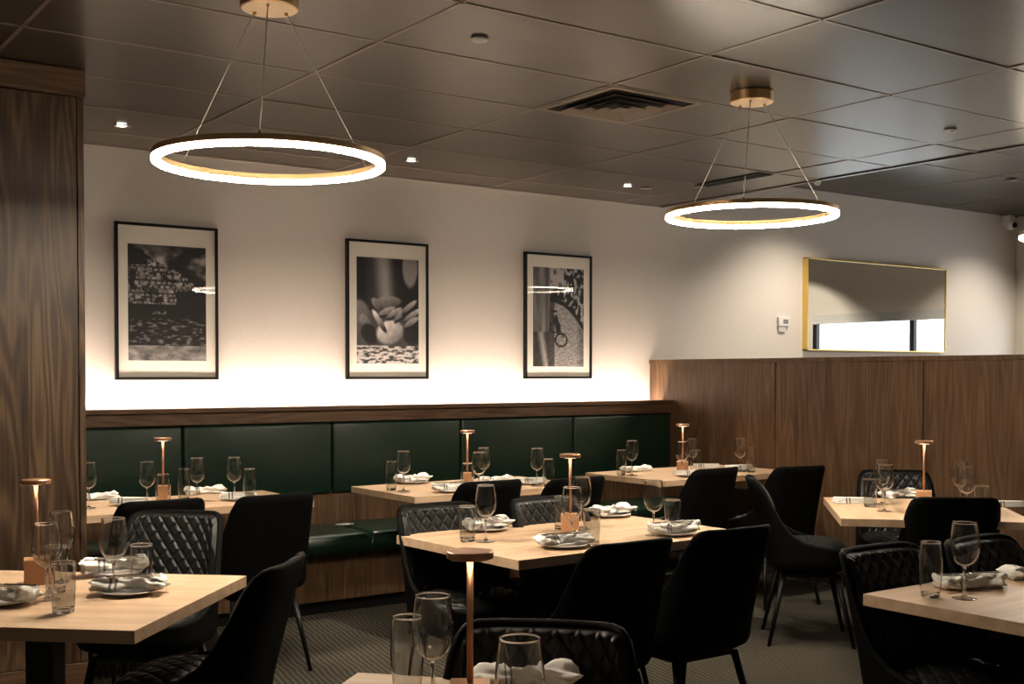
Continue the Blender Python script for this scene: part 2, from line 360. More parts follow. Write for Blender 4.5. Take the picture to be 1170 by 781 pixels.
# ------------------------------------------------------------------ pictures
def hsh(a, b, c=0): return noise.noise(Vector((a*12.9+3.1, b*7.7+1.7, c*5.3)))*0.5+0.5
def fb(x, y, s=1, o=4): return sum(noise.noise(Vector((x*s*2**k, y*s*2**k, k*9.1)))/2**k for k in range(o))*0.5+0.5
def ss01(a, b, x): t = max(0, min(1, (x-a)/(b-a))); return t*t*(3-2*t)
def lerp_pts(pts, x):
    for (a, b), (c, d) in zip(pts, pts[1:]):
        if x <= c: return b+(d-b)*(x-a)/(c-a)
    return pts[-1][1]
def img_village(u, v):
    hill = lerp_pts([(0, .99), (.18, .95), (.32, .87), (.5, .83), (.66, .76), (.86, .66), (1.01, .6)], u)+0.02*(fb(u*6, v*2, 4)-.5)
    if v > hill: return 0.05+0.55*ss01(.35, .75, fb(u*1.6, v*3.5, 1.4))*(1-.7*ss01(.9, 1, v))
    if v > .49:
        if u < .62-0.25*(v-.49) or (v > .6+.1*(u-.6) and u < .9):
            if v > .82 and u < .25: return 0.03+.05*fb(u, v, 30)
            g = 0.05+0.12*fb(u, v, 20)
            for lv, (nx_, ny_, hh) in enumerate(((9, 17, .72), (14, 27, .6))):      # stacked houses, two sizes
                cx, cy = u*nx_+0.5*math.sin(math.floor(v*ny_)*2.4)+lv*.3, v*ny_
                ix, iy = math.floor(cx), math.floor(cy); fx, fy = cx-ix, cy-iy; tone = hsh(ix*1.3+lv*5, iy*1.9)
                wd = .55+.4*hsh(ix*2.1, iy*.7+lv)
                if tone > .40 and fx < wd and fy < hh:
                    g = .30+.75*(tone-.35)
                    if fx > wd*.82: g *= .45
                    wx_, wy_ = (fx/wd*3) % 1, (fy/hh*2) % 1
                    if .35 < wx_ < .62 and .3 < wy_ < .75: g *= .25
                    if fy > hh-.09: g *= .5
            if fb(u+3, v, 9) < .40: g *= .2
            return g*(.75+.5*fb(u*3, v*3, 2))
        return 0.02+0.07*fb(u, v, 25)
    if v > .36: return 0.02+0.05*fb(u, v, 18)+(0.3 if .40 < v < .43 and .3 < u < .5 and fb(u, v, 40) > .55 else 0)
    if v > .13: return 0.04+0.28*ss01(.5, .8, fb(u*2.2, v*9, 5))
    return 0.10+0.35*fb(u*2, v*6, 3)+.12*fb(u, v, 40)
def blob(u, v, cx, cy, a, b, rot=0):
    dx, dy = u-cx, v-cy; c, s = math.cos(rot), math.sin(rot)
    x, y = (dx*c+dy*s)/a, (-dx*s+dy*c)/b; return 1-ss01(.75, 1.05, math.sqrt(x*x+y*y))
def img_hands(u, v):
    g = 0.03
    if v > .5:
        g = 0.02+0.42*ss01(.08, .22, u-.1*(1-v))*(1-ss01(.45, .8, u))*(.6+.4*math.sin(u*14+v*2))*(1-.5*ss01(.6, .5, v))
        g += 0.38*blob(u, v, .86, .93, .14, .22)
        g = max(g, 0.02)
    else: g = 0.10+0.10*fb(u, v, 5)
    def shade(cx, cy, a, b, rot, lum, g):                # a rounded form lit from the upper left
        k = blob(u, v, cx, cy, a, b, rot); dx, dy = (u-cx)/a, (v-cy)/b
        l = lum*(.72-.22*dx+.28*dy)*(.82+.36*fb(u*2, v*2, 9)); return g+(max(.02, l)-g)*k
    g = shade(.05, .44, .20, .17, -.5, .40, g); g = shade(.16, .36, .16, .07, -.7, .36, g)
    g = shade(.50, .585, .24, .06, .05, .46, g); g = shade(.33, .555, .12, .05, -.5, .42, g)
    g = shade(.20, .28, .15, .10, -.3, .05, g); g = shade(.90, .30, .18, .13, 0, .06, g)
    g = shade(.53, .30, .24, .125, .1, .80, g); g = shade(.36, .40, .17, .04, -.75, .62, g)
    for cx, cy, a_, rot in ((.48, .50, .15, .25), (.60, .485, .15, .35), (.70, .47, .14, .5), (.84, .545, .16, .45), (.90, .47, .17, .4), (.88, .40, .15, .35)):
        g = shade(cx+.01, cy-.022, a_, .03, rot, .06, g); g = shade(cx, cy, a_, .033, rot, .60, g)
    if v < .17: g = 0.12+.55*ss01(.35, .6, fb(u*2, v*9, 5, 3))
    return g
def img_alley(u, v):
    edge = .34-.05*(1-v)
    if u < edge:
        g = 0.12+0.22*fb(u*5, v, 2)+.12*ss01(.05, .2, u)
        g *= .5+.5*ss01(0, .25, abs(u-.27)*4)
        if v < .35: g = .05+.35*ss01(.1, .0, abs(u-(.15+.3*(.35-v))))+.1*fb(u, v, 20)
        return g
    if v > .78 and u < .60: return 0.45+0.15*fb(u, v, 6)-(.35 if fb(u, v, 12) > .6 else 0)
    arc = .70-.45*(u-.45)**2*1.6-.12*(u-.4)
    if v > arc-.05:
        g = .03+.5*ss01(.5, .64, fb(u, v, 15)); return g if v > arc else .03
    g = .16+.16*fb(u*3, v*8, 5)+.14*ss01(.75, .45, abs(u-.6)*2)+(.1 if fb(u*2, v*8, 9) > .55 else 0)
    for cx, cy, r in ((.43, .40, .10), (.55, .27, .115)):
        d = math.hypot((u-cx)*1.0, (v-cy)*1.75)
        if abs(d-r) < .016 or (d < r and abs((math.atan2(v-cy, u-cx)*3) % 1) < .12): g = .03
    if abs((v-.48)-(-.9)*(u-.40)) < .014 and .36 < u < .6: g = .02
    if .36 < u < .47 and abs(v-.56) < .012: g = .03
    if blob(u, v, .47, .42, .05, .12, .3) > .4: g = min(g, .05)
    if u < .42 and v < .66: g *= .35
    return max(.02, g)
def picture(px0, px1, zt, zb, func, label, inset, yaw=0.0, ny=150):
    # frame edges given where the lines of sight meet the wall
    def wx(px):
        fw = Vector((math.sin(YAW), math.cos(YAW), 0)); rt = Vector((math.cos(YAW), -math.sin(YAW), 0)); r = fw+rt*((px-585)/(FPX/math.cos(PITCH)))
        return r.x*(YB-0.035)/r.y
    x0, x1 = wx(px0), wx(px1); w, h = x1-x0, zt-zb; cx = (x0+x1)/2
    t = thing('framed_picture', label, 'picture', (cx, YB-0.016-abs(math.sin(yaw))*w/2, (zt+zb)/2), yaw, 'framed black-and-white photographs on the back wall')
    fw_ = 0.017
    MB().box(-w/2, w/2, -0.020, 0.012, h/2-fw_, h/2, 0.002).box(-w/2, w/2, -0.020, 0.012, -h/2, -h/2+fw_, 0.002).box(-w/2, -w/2+fw_, -0.020, 0.012, -h/2, h/2, 0.002).box(w/2-fw_, w/2, -0.020, 0.012, -h/2, h/2, 0.002).build('frame', M['frame_black'], t)
    MB().box(-w/2+fw_-0.001, w/2-fw_+0.001, -0.008, 0.011, -h/2+fw_-0.001, h/2-fw_+0.001).build('mat', M['mat_board'], t)
    l, r_, tp, bt = inset; ix0, ix1, iz0, iz1 = -w/2+l, w/2-r_, -h/2+bt, h/2-tp
    nx = int(ny*(ix1-ix0)/(iz1-iz0)); me = bpy.data.meshes.new('print')
    vs = [(ix0+(ix1-ix0)*i/nx, -0.0085, iz0+(iz1-iz0)*j/ny) for j in range(ny+1) for i in range(nx+1)]
    fs = [(j*(nx+1)+i, j*(nx+1)+i+1, (j+1)*(nx+1)+i+1, (j+1)*(nx+1)+i) for j in range(ny) for i in range(nx)]
    me.from_pydata(vs, [], fs); ca = me.color_attributes.new('tone', 'FLOAT_COLOR', 'POINT')
    for k in range(len(vs)):
        g = min(1, 1.25*max(0.0, min(1, func((k % (nx+1))/nx, (k//(nx+1))/ny)))**1.7); ca.data[k].color = (g*1.0, g*0.96, g*0.92, 1)
    me.materials.append(M['print']); o = bpy.data.objects.new('print', me); COL.objects.link(o); o.parent = t
    MB().add([(-w/2+fw_, -0.0115, -h/2+fw_), (w/2-fw_, -0.0115, -h/2+fw_), (w/2-fw_, -0.0115, h/2-fw_), (-w/2+fw_, -0.0115, h/2-fw_)], [(0, 1, 2, 3)]).build('glazing', M['pane'], t)
    return t
m_, nt_, b_ = new_mat('photo_print'); vc = node(nt_, 'ShaderNodeVertexColor'); vc.layer_name = 'tone'; nt_.links.new(vc.outputs[0], b_.inputs['Base Color']); b_.inputs['Roughness'].default_value = 0.6
M['print'] = m_
ZT, ZB = 2.308, 1.380
picture(132.5, 250, ZT, ZB, img_village, 'framed black-and-white photo of a hillside village above dark water, nearest the oak column', (.075, .075, .125, .115), yaw=R(.45))
picture(397, 490, ZT, ZB, img_hands, 'framed black-and-white photo of hands kneading dough, middle of three', (.075, .075, .115, .105))
picture(600.5, 676.5, ZT, ZB, img_alley, 'framed black-and-white photo of a bicycle in a stone alley, nearest the partition', (.075, .075, .105, .09), yaw=0.0)

# ------------------------------------------------------------------ wall mirror, thermostat, camera dome
mx0, mx1, mz0, mz1 = 8.10, 10.12, 1.622, 2.438
mt = thing('wall_mirror', 'wide rectangular mirror in a thin gold frame reflecting a window', 'mirror', ((mx0+mx1)/2, YB-0.028, (mz0+mz1)/2))
w, h = mx1-mx0, mz1-mz0
MB().box(-w/2, w/2, -0.03, 0.026, h/2-0.012, h/2, 0.002).box(-w/2, w/2, -0.03, 0.026, -h/2, -h/2+0.012, 0.002).box(-w/2, -w/2+0.012, -0.03, 0.026, -h/2, h/2, 0.002).box(w/2-0.012, w/2, -0.03, 0.026, -h/2, h/2, 0.002).build('gold_frame', M['gold'], mt)
MB().box(-w/2+0.011, w/2-0.011, -0.022, 0.02, -h/2+0.011, h/2-0.011).build('mirror_glass', M['mirror'], mt)
th = thing('thermostat', 'small white wall thermostat with grey display beside the mirror', 'thermostat', (7.84, YB-0.012, 1.862))
MB().box(-0.068, 0.068, -0.016, 0.011, -0.035, 0.048, 0.006).build('housing', M['white_plastic'], th)
MB().box(-0.014, 0.048, -0.018, -0.015, -0.012, 0.026, 0.001).build('display', M['grey_plastic'], th)
MB().box(-0.058, 0.03, -0.008, 0.011, -0.085, -0.036, 0.004).build('lower_plate', M['blind'], th)
sc_ = thing('security_camera', 'small white security camera mounted high in the far right corner', 'security camera', (11.17, 6.93, 2.985))
MB().box(-0.05, 0.05, -0.02, 0.075, -0.05, 0.055, 0.012, seg=3).build('housing', M['white_plastic'], sc_)
MB().lathe([(0, -0.1), (0.03, -0.092), (0.045, -0.07), (0.05, -0.04), (0.045, -0.02)], 24).build('dome', M['white_plastic'], sc_, smooth=True)
MB().lathe([(0, 0.03), (0.022, 0.026), (0.03, 0.0), (0, 0)], 20, Matrix.Translation((-0.005, -0.04, -0.05)) @ Matrix.Rotation(R(110), 4, 'X')).build('lens', M['dark_void'], sc_, smooth=True)

# ------------------------------------------------------------------ ceiling fittings
def downlight(x, y, z, label, spot=0.0, size=R(95), blend=0.6, aim=0.0):
    t = thing('downlight', label, 'ceiling light', (x, y, z), 0, 'recessed downlights')
    a = MB().lathe([(0.028, -0.001), (0.045, -0.001), (0.047, -0.004), (0.045, -0.007), (0.030, -0.005), (0.028, -0.001)], 28).build('trim_ring', M['tbar'], t, smooth=True)
    MB().lathe([(0, -0.0035), (0.02, -0.0035), (0.027, -0.0015), (0, -0.001)], 24).build('lens', M['down_glow'], t)
    if spot:
        l = lamp_light('spot', 'SPOT', (x, y, z-0.03), spot, (1.0, 0.86, 0.70), rot=(aim, 0, 0), spot_size=size, spot_blend=blend, shadow_soft_size=0.03)
    return t
dz = ZC-0.001
for px, py, lb in ((139, 143, 'tiny lit recessed downlight in the dark ceiling nearest the oak column'), (470, 183, 'tiny lit recessed downlight in the dark ceiling right of the left ring pendant'), (717, 212, 'tiny lit recessed downlight in the dark ceiling left of the right ring pendant')):
    q = at(px, py, ZC); downlight(q.x, q.y, dz, lb, P_WASH, R(56), 0.9, -R(13))
downlight(7.80, 6.02, ZU-0.001, 'recessed downlight in the raised ceiling washing the wall over the thermostat', P_SCALLOP, R(112), 0.8, R(14))
downlight(10.75, 4.1, ZU-0.001, 'recessed downlight in the raised ceiling at the end of the right wall window', P_SCALLOP*1.5, R(110), 0.5, 0)
downlight(10.60, 6.02, ZU-0.001, 'recessed downlight in the raised ceiling right of the gold mirror', P_SCALLOP*0.75, R(112), 0.8, R(14))
def disc(px, py, z, r, label, name='smoke_detector', cat='smoke detector', m='white_plastic', h=0.022):
    q = at(px, py, z); t = thing(name, label, cat, (q.x, q.y, z))
    MB().lathe([(0, -h), (r*0.8, -h), (r, -h*0.6), (r, -0.002), (0, -0.002)], 32).build('cover', M[m], t, angle=40)
    MB().lathe([(0, -h*1.25), (r*0.35, -h*1.2), (r*0.4, -h), (0, -h)], 24).build('sensor', M[m], t, angle=40)
disc(548, 44, ZC, 0.035, 'round pale disc on the dark ceiling left of the square vent', 'sprinkler_cover', 'sprinkler', h=0.012)
disc(1086, 148, ZC, 0.035, 'round pale disc on the dark ceiling right of the right pendant', 'sprinkler_cover', 'sprinkler', h=0.012)
disc(1155, 205, ZU, 0.05, 'small dark round sprinkler cover on the raised ceiling above the corner camera', 'sprinkler_cover', 'sprinkler', 'tbar', 0.015)
disc(738, 214.5, ZC, 0.04, 'small dark round cover on the ceiling beside the third downlight', 'sprinkler_cover', 'sprinkler', 'tbar', 0.01)
disc(934, 207, ZU, 0.03, 'tiny pale sprinkler head on the raised ceiling behind the right pendant', 'sprinkler_cover', 'sprinkler', h=0.03)
# square four-way vent
vt = thing('ceiling_vent', 'square four-way air vent with nested louvres in the dark ceiling', 'vent', (1.099+1.2192*2+0.3048, 2.972+0.6096*2.5, ZC))
MB().box(-0.29, 0.29, -0.29, 0.29, 0.002, 0.004).build('opening', M['dark_void'], vt)
for k, (r0, r1, za, zb) in enumerate(((0.295, 0.262, -0.003, -0.003), (0.215, 0.175, -0.016, -0.001), (0.15, 0.115, -0.018, -0.002), (0.092, 0.06, -0.02, -0.003), (0.04, 0.0, -0.021, -0.008))):
    mb = MB(); cs = ((-1, -1), (1, -1), (1, 1), (-1, 1))
    vs = [(c[0]*r0, c[1]*r0, za) for c in cs]+[(c[0]*r1, c[1]*r1, zb) for c in cs]+[(c[0]*r0, c[1]*r0, za+0.002) for c in cs]+[(c[0]*r1, c[1]*r1, zb+0.002) for c in cs]
    fs = []
    for i in range(4):
        j = (i+1) % 4; fs += [(i, j, 4+j, 4+i), (8+i, 12+i, 12+j, 8+j), (i, 8+i, 8+j, j), (4+i, 4+j, 12+j, 12+i)]
    mb.add(vs, fs).build('outer_flange' if k == 0 else 'louvre', M['tbar'], vt)
sv = thing('slot_vent', 'black linear slot vent in the ceiling behind the right ring pendant', 'vent', (5.92, 5.74, ZC))
MB().box(-0.05, 0.05, -0.3, 0.3, -0.004, 0.001).build('opening', M['dark_void'], sv)
MB().box(-0.062, -0.05, -0.305, 0.305, -0.007, 0.0, 0.001).box(0.05, 0.062, -0.305, 0.305, -0.007, 0.0, 0.001).box(-0.002, 0.002, -0.3, 0.3, -0.007, 0, 0.0005).build('slot_rail', M['black_metal'], sv)

# ------------------------------------------------------------------ ring pendants
def pendant(x, y, zring, ztop, label, rot):
    t = thing('ring_pendant', label, 'pendant light', (x, y, ztop), rot, 'brass ring pendant lights')
    zr = zring-ztop; Ro = 0.403
    MB().lathe([(0, -0.047), (0.099, -0.047), (0.102, -0.044), (0.102, -0.001), (0, -0.001)], 48).build('canopy', M['brass'], t, angle=40)
    MB().lathe([(0, -0.0485), (0.096, -0.0485), (0.098, -0.0465), (0, -0.0465)], 48).build('canopy_face', M['brass_disc'], t)
    ci, co = Ro-0.026, Ro
    MB().lathe([(ci, zr+0.004), (co, zr+0.004), (co, zr+0.024), (ci, zr+0.024), (ci, zr+0.004)], 128).build('ring_housing', M['brass'], t, angle=40)
    MB().lathe([(ci-0.001, zr+0.0035), (ci-0.001, zr-0.010), (co+0.001, zr-0.010), (co+0.001, zr+0.0035), (ci-0.001, zr+0.0035)], 128).build('light_diffuser', M['ring_glow'], t, angle=40)
    MB().lathe([(ci+0.002, zr-0.0102), (co-0.002, zr-0.0102), (co-0.002, zr-0.0125), (ci+0.002, zr-0.0125), (ci+0.002, zr-0.0102)], 128).build('bottom_lens', M['ring_lens'], t, angle=40)
    for k in range(3):
        a = R((26, 144, 265)[k]); c, s = math.cos(a), math.sin(a)
        cb = MB().tube((0.065*c, 0.065*s, -0.047), ((Ro-0.013)*c, (Ro-0.013)*s, zr+0.026), 0.0017, n=8).build('suspension_cable', M['cable'], t, smooth=True)
        MB().tube((0.065*c, 0.065*s, -0.058), (0.065*c, 0.065*s, -0.046), 0.005, 0.006).build('cable_grip', M['brass'], t)
        MB().tube(((Ro-0.013)*c, (Ro-0.013)*s, zr+0.022), ((Ro-0.013)*c, (Ro-0.013)*s, zr+0.034), 0.006, 0.004).build('cable_anchor', M['brass'], t)
q = at(308, 10, ZC-0.045); q2 = at(859, 117, ZC-0.045)
def ring_at(px, py, n): pass
pendant(q.x, q.y, 2.160, ZC, 'glowing brass ring pendant on three cables, the left one of the two large rings', R(-23.7))
pendant(q2.x, q2.y, 2.166, ZC, 'glowing brass ring pendant on three cables over the centre right tables', R(-46.8))
pendant(7.34, 4.02, 2.30, ZU, 'glowing ring pendant beyond the partition, cut by the right picture edge', R(10))

# ------------------------------------------------------------------ chairs
def spw(v, p): return math.copysign(abs(v)**p, v)
def interp(t, x):
    if x <= t[0][0]: return t[0][1]
    for (a, b), (c, d) in zip(t, t[1:]):
        if x <= c:
            k = (x-a)/(c-a); k = k*k*(3-2*k)*0.5+k*0.5; return b+(d-b)*k
    return t[-1][1]
CW, CD, EXP = 0.238, 0.215, 0.58
def raw(phi): return Vector((CW*spw(math.sin(phi), EXP), -CD*spw(math.cos(phi), EXP)))
_T = [PI*0.5*(1-math.cos(PI*k/4000))*1.0 for k in range(4001)]
_P = [raw(0)]; _S = [0.0]
for k in range(1, 4001):
    # dense near the flat middles, where the superellipse runs fast
    f_ = k/4000; seg = int(f_*2); g_ = f_*2-seg
    g_ = g_**4/(g_**4+(1-g_)**4) if 0 < g_ < 1 else g_
    _P.append(raw(PI/2*(seg+g_))); _S.append(_S[-1]+(_P[-1]-_P[-2]).length)
HALF = _S[-1]
import bisect
def P_at(sv):                                        # point and outward normal at signed arc length from the back centre
    a_ = min(abs(sv), HALF-1e-6); i = max(1, bisect.bisect_left(_S, a_)); t = (a_-_S[i-1])/max(1e-9, _S[i]-_S[i-1])
    p = _P[i-1].lerp(_P[i], t); j0, j1 = bisect.bisect_left(_S, max(0, a_-0.012)), min(4000, bisect.bisect_left(_S, min(HALF, a_+0.012)))
    tg = (_P[j1]-_P[j0]); n = Vector((tg.y, -tg.x)); n.normalize()
    if a_ < 0.012: n = Vector((0, -1))
    if a_ > HALF-0.012: n = Vector((0, 1))
    if sv < 0: p = Vector((-p.x, p.y)); n = Vector((-n.x, n.y))
    return p, n
NPH = 168
SV = [-HALF+2*HALF*i/NPH for i in range(NPH)]
PN = [P_at(v) for v in SV]
ZTOP = [(0, .868), (.165, .867), (.20, .861), (.222, .845), (.240, .808), (.252, .755), (.266, .695), (.285, .635), (.315, .585), (.36, .552), (.42, .532), (.50, .518), (.62, .506), (.75, .492), (.9, .488)]
def lean(x, y, z):
    k = max(0, z-0.46); b = 1-ss01(-0.16, 0.12, y)
    return (x*(1-0.13*k*b), y-0.24*k*b-0.10*k*k*b)
def chair_proto():
    t = thing('dining_chair', 'x', 'chair')
    # outer shell
    mb = MB(); vs = []; fs = []; rows = []
    zt = [interp(ZTOP, abs(v)) for v in SV]
    def row(fn): rows.append(len(vs)); vs.extend(fn(i) for i in range(NPH))
    for sc, z in ((0.70, .388), (0.86, .392), (0.95, .404), (0.99, .425)):
        row(lambda i: (PN[i][0].x*sc, PN[i][0].y*sc, z))
    K = 12
    for k in range(K+1):
        def f(i):
            z = .44+(zt[i]-.012-.44)*k/K; q = PN[i][0]; return (*lean(q.x, q.y, z), z)
        row(f)
    th = 0.024
    for sc_in, dz_ in ((0.35, -0.002), (0.65, -0.002), (1.0, -0.010)):
        def f(i):
            q2 = PN[i][0]-PN[i][1]*th*sc_in; z = zt[i]+dz_; return (*lean(q2.x, q2.y, z), z)
        row(f)
    for k in range(K, -1, -1):
        def f(i):
            z = .46+(zt[i]-.016-.46)*k/K; q2 = PN[i][0]-PN[i][1]*th; return (*lean(q2.x, q2.y, z), z)
        row(f)
    for a, b in zip(rows, rows[1:]):
        for i in range(NPH): j = (i+1) % NPH; fs.append((a+i, a+j, b+j, b+i))
    fs.append(tuple(rows[0]+i for i in range(NPH))); fs.append(tuple(rows[-1]+i for i in range(NPH)))
    sh = mb.add(vs, fs).build('shell', M['shell_black'], t, smooth=True)
    # quilting: pillowed diamonds
    def quilt(a, b, pa, pb):
        u = a/pa+b/pb; v = a/pa-b/pb
        g = min(abs((u % 1)-0.5)*2, 1); h_ = min(abs((v % 1)-0.5)*2, 1)
        e = min(1-g, 1-h_)
        return 1-(1-min(1, e/0.55))**2.2
    # back pad
    vs = []; fs = []; nu, nv = 150, 120; SM = 0.262
    for j in range(nv+1):
        for i in range(nu+1):
            s_ = -SM+2*SM*i/nu; q, nn = P_at(s_); ztop = interp(ZTOP, abs(s_))-0.015
            z = 0.485+(ztop-0.485)*j/nv
            e = min(min(i, nu-i)/5.0, min(j+20, nv-j)/4.0, 1); off = th-0.002+0.016*(1-(1-e)**2)
            d = 0.0075*quilt(s_, z-0.48, 0.056, 0.068)*e
            q2 = q-nn*(off+d); vs.append((*lean(q2.x, q2.y, z), z))
    for j in range(nv):
        for i in range(nu): a = j*(nu+1)+i; fs.append((a, a+1, a+nu+2, a+nu+1))
    bp = MB().add(vs, fs).build('backrest_pad', M['leather_black'], t, smooth=True)
    # seat pad
    vs = [(0, 0, 0)]; fs = []; nr = 56; na = 160
    def top(x, y, r): return 0.508+0.030*(1-r**3)+0.007*quilt(x, y, 0.056, 0.068)*(1 if r < .93 else max(0, (1-r)/.07))-0.012*max(0, y/0.2)**2*0
    vs[0] = (0, 0, top(0, 0, 0))
    ring_ = [P_at(-HALF+2*HALF*i/na)[0] for i in range(na)]
    for k in range(1, nr+1):
        r = k/nr
        for i in range(na):
            q = ring_[i]*0.885*r; vs.append((q.x, q.y+0.008, top(q.x, q.y, r)))
    for i in range(na): fs.append((0, 1+i, 1+(i+1) % na))
    for k in range(nr-1):
        for i in range(na): a = 1+k*na; fs.append((a+i, a+na+i, a+na+(i+1) % na, a+(i+1) % na))
    b0 = len(vs)
    for i in range(na): x, y, z = vs[1+(nr-1)*na+i]; vs.append((x, y, 0.45))
    for i in range(na): fs.append((1+(nr-1)*na+i, b0+i, b0+(i+1) % na, 1+(nr-1)*na+(i+1) % na))
    se = MB().add(vs, fs).build('seat_pad', M['leather_black'], t, smooth=True)
    kid(t, sh, bp, se)
    fr = MB().box(-0.15, 0.15, -0.14, 0.14, 0.355, 0.375, 0.006).build('seat_frame', M['black_metal'], t); kid(t, fr)
    for sx in (-1, 1):
        for sy in (-1, 1):
            l = MB().tube((sx*0.150, sy*0.135, 0.37), (sx*0.205, sy*0.215, 0.0), 0.0165, 0.0095, n=16).build('leg', M['black_metal'], t, smooth=True); kid(t, l)
    return t
chair = chair_proto(); used_chair = [False]
def place_chair(px, py, face, label, dx=0, dy=0, z=0.866, back=0.315):
    """face: heading (degrees, 90 = toward the banquette) the sitter looks to; px,py: middle of the top of the backrest"""
    p = at(px, py, z); c, s = math.cos(R(face)), math.sin(R(face))
    o = chair if not used_chair[0] else copy_tree(chair); used_chair[0] = True
    o.location = (p.x+c*back+dx, p.y+s*back+dy, 0); o.rotation_euler = (0, 0, R(face-90)); o['label'] = label
    o['group'] = 'black quilted dining chairs'
    return o
NEARF = 48.0
CH = [
 (206, 582, 228, 'black chair with diamond-quilted back facing the viewer behind the left foreground table'),
 (335, 638, 138, 'black chair seen side-on at the right end of the left foreground table'),
 (320, 564, 92, 'black chair seen from behind at the right half of the left banquette table'),
 (189, 570.5, 90, 'black chair back, only its top showing above a quilted chair back'),
 (566, 548.5, 88, 'black chair seen from behind at the left front of the middle banquette table'),
 (665, 544.5, 90, 'black chair seen from behind at the right front of the middle banquette table'),
 (505, 576, 270, 'black chair with quilted back behind the left half of the centre table', 0, 0.09),
 (642, 570, 270, 'black quilted chair behind the centre table, mostly hidden by glasses and lamp', 0, 0.165),
 (731, 617, 92, 'black chair seen from behind at the near left side of the centre table'),
 (848, 602, 90, 'black chair seen from behind at the near right side of the centre table'),
 (824, 534, 92, 'black chair seen from behind at the left front of the corner banquette table'),
 (919, 532, 80, 'black chair seen from behind close to the oak partition, by the corner banquette table'),
 (854, 544, 317, 'black chair in profile, quilted seat facing right toward the table below the partition'),
 (1020, 536, 226, 'black chair with quilted back behind the table below the oak partition'),
 (1091, 566, 48, 'black chair seen from behind in front of the table below the oak partition', -0.045, -0.045),
 (1034, 640, 268, 'black chair behind the left corner of the right foreground table', 0.19, 0.27),
 (1138, 620, 270, 'black chair behind the wine glass of the right foreground table', 0.08, 0.15),
 (621, 710, 226, 'black chair behind the large wine glasses at the bottom edge of the picture', 0.02, 0.02),
]
for a in CH: place_chair(*a)

# ------------------------------------------------------------------ tables
TT = 0.75
def table(cx, cy, lx, ly, rz, label, name='dining_table'):
    t = thing(name, label, 'table', (cx, cy, 0), R(rz), 'pale oak restaurant tables')
    MB().box(-lx/2, lx/2, -ly/2, ly/2, TT-0.036, TT, 0.0015).build('tabletop', M['table_wood'], t)
    MB().box(-0.24, 0.24, -0.03, 0.03, TT-0.046, TT-0.0362, 0.003).box(-0.03, 0.03, -0.24, 0.24, TT-0.046, TT-0.0362, 0.003).build('top_bracket', M['black_metal'], t)
    MB().box(-0.042, 0.042, -0.042, 0.042, 0.012, TT-0.045, 0.004).build('column', M['black_metal'], t)
    MB().box(-0.25, 0.25, -0.25, 0.25, 0, 0.012, 0.004).build('base_plate', M['black_metal'], t)
    return t
def from_corner(near, along, l, w, **k):   # near corner, direction of the long side (degrees)
    pass
# left foreground table (turned)
A = at(153.6, 720.2, TT); B = at(281.7, 657.2, TT); e1 = (B-A).normalized(); e2 = Vector((-e1.y, e1.x, 0)); LA = (B-A).length
c = (A+B)/2+e2*0.475
table(c.x, c.y, 0.95, LA, math.degrees(math.atan2(e2.y, e2.x)), 'pale oak table in the left foreground with a copper lamp near the picture edge')
# centre table
table(3.045, 3.84, 1.235, 0.825, 2.0, 'long pale oak table in the middle of the room with a copper lamp')
# banquette tables
table(2.12, 5.985, 1.22, 0.66, 0.5, 'pale oak table at the banquette beside the oak column')
table(3.86, 5.865, 1.22, 0.74, 0, 'pale oak table at the middle of the banquette')
table(5.62, 5.81, 1.24, 0.78, 0.5, 'pale oak table in the banquette corner against the oak partition')
# table below the partition
A = at(960.7, 592, TT); B = at(940.8, 567.7, TT); e1 = (B-A).normalized(); e2 = Vector((e1.y, -e1.x, 0)); c = (A+B)/2+e2*0.425
table(c.x, c.y, (B-A).length, 0.85, math.degrees(math.atan2(e1.y, e1.x)), 'pale oak table turned corner-on below the oak partition')
# right foreground table
A = at(986, 677.8, TT)
table(A.x+0.61, A.y-0.41, 1.22, 0.82, 0, 'pale oak table in the right foreground with a single tumbler and wine glass')
# bottom edge table
A = at(409, 767.6, TT); fx = Vector((.66, -.75, 0)).normalized(); fy = Vector((-.75, -.66, 0)).normalized(); c = A+fx*0.475+fy*0.42
table(c.x, c.y, 0.95, 0.84, math.degrees(math.atan2(fx.y, fx.x)), 'pale oak table cut by the bottom edge of the picture')

# ------------------------------------------------------------------ table lamps
lamp0 = thing('table_lamp', 'x', 'lamp')
kid(lamp0, MB().box(-0.038, 0.038, -0.038, 0.038, 0, 0.080, 0.003).build('base', M['copper_block'], lamp0),
    MB().tube((0, 0, 0.080), (0, 0, 0.318), 0.0062, n=16).build('stem', M['copper'], lamp0, smooth=True),
    MB().lathe([(0, 0.3155), (0.040, 0.3155), (0.0445, 0.3175), (0.0445, 0.329), (0.042, 0.331), (0, 0.331)], 40).build('lamp_head', M['copper'], lamp0, angle=35),
    MB().lathe([(0.010, 0.3145), (0.030, 0.3145), (0.032, 0.3156), (0.009, 0.3156), (0.010, 0.3145)], 32).build('diffuser', M['lamp_glow'], lamp0))
used = [0]
def lamp(px, py, label, yaw=None):
    p = at(px, py, TT+0.325); o = lamp0 if used[0] == 0 else copy_tree(lamp0); used[0] = 1
    o.location = (p.x, p.y, TT+0.0003); o.rotation_euler = (0, 0, -math.atan2(p.x, p.y) if yaw is None else yaw); o['label'] = label; o['group'] = 'cordless copper table lamps'
lamp(41, 549.5, 'copper disc-headed table lamp on square block on the left foreground table')
lamp(651.5, 520, 'copper disc-headed table lamp on square block on the centre table')
lamp(186, 501, 'slim disc-headed table lamp on the banquette table beside the column')
lamp(534, 492.5, 'slim disc-headed table lamp on the middle banquette table')
lamp(780, 485, 'slim disc-headed table lamp on the corner banquette table')
lamp(1056, 504.5, 'slim disc-headed table lamp on the table below the oak partition')
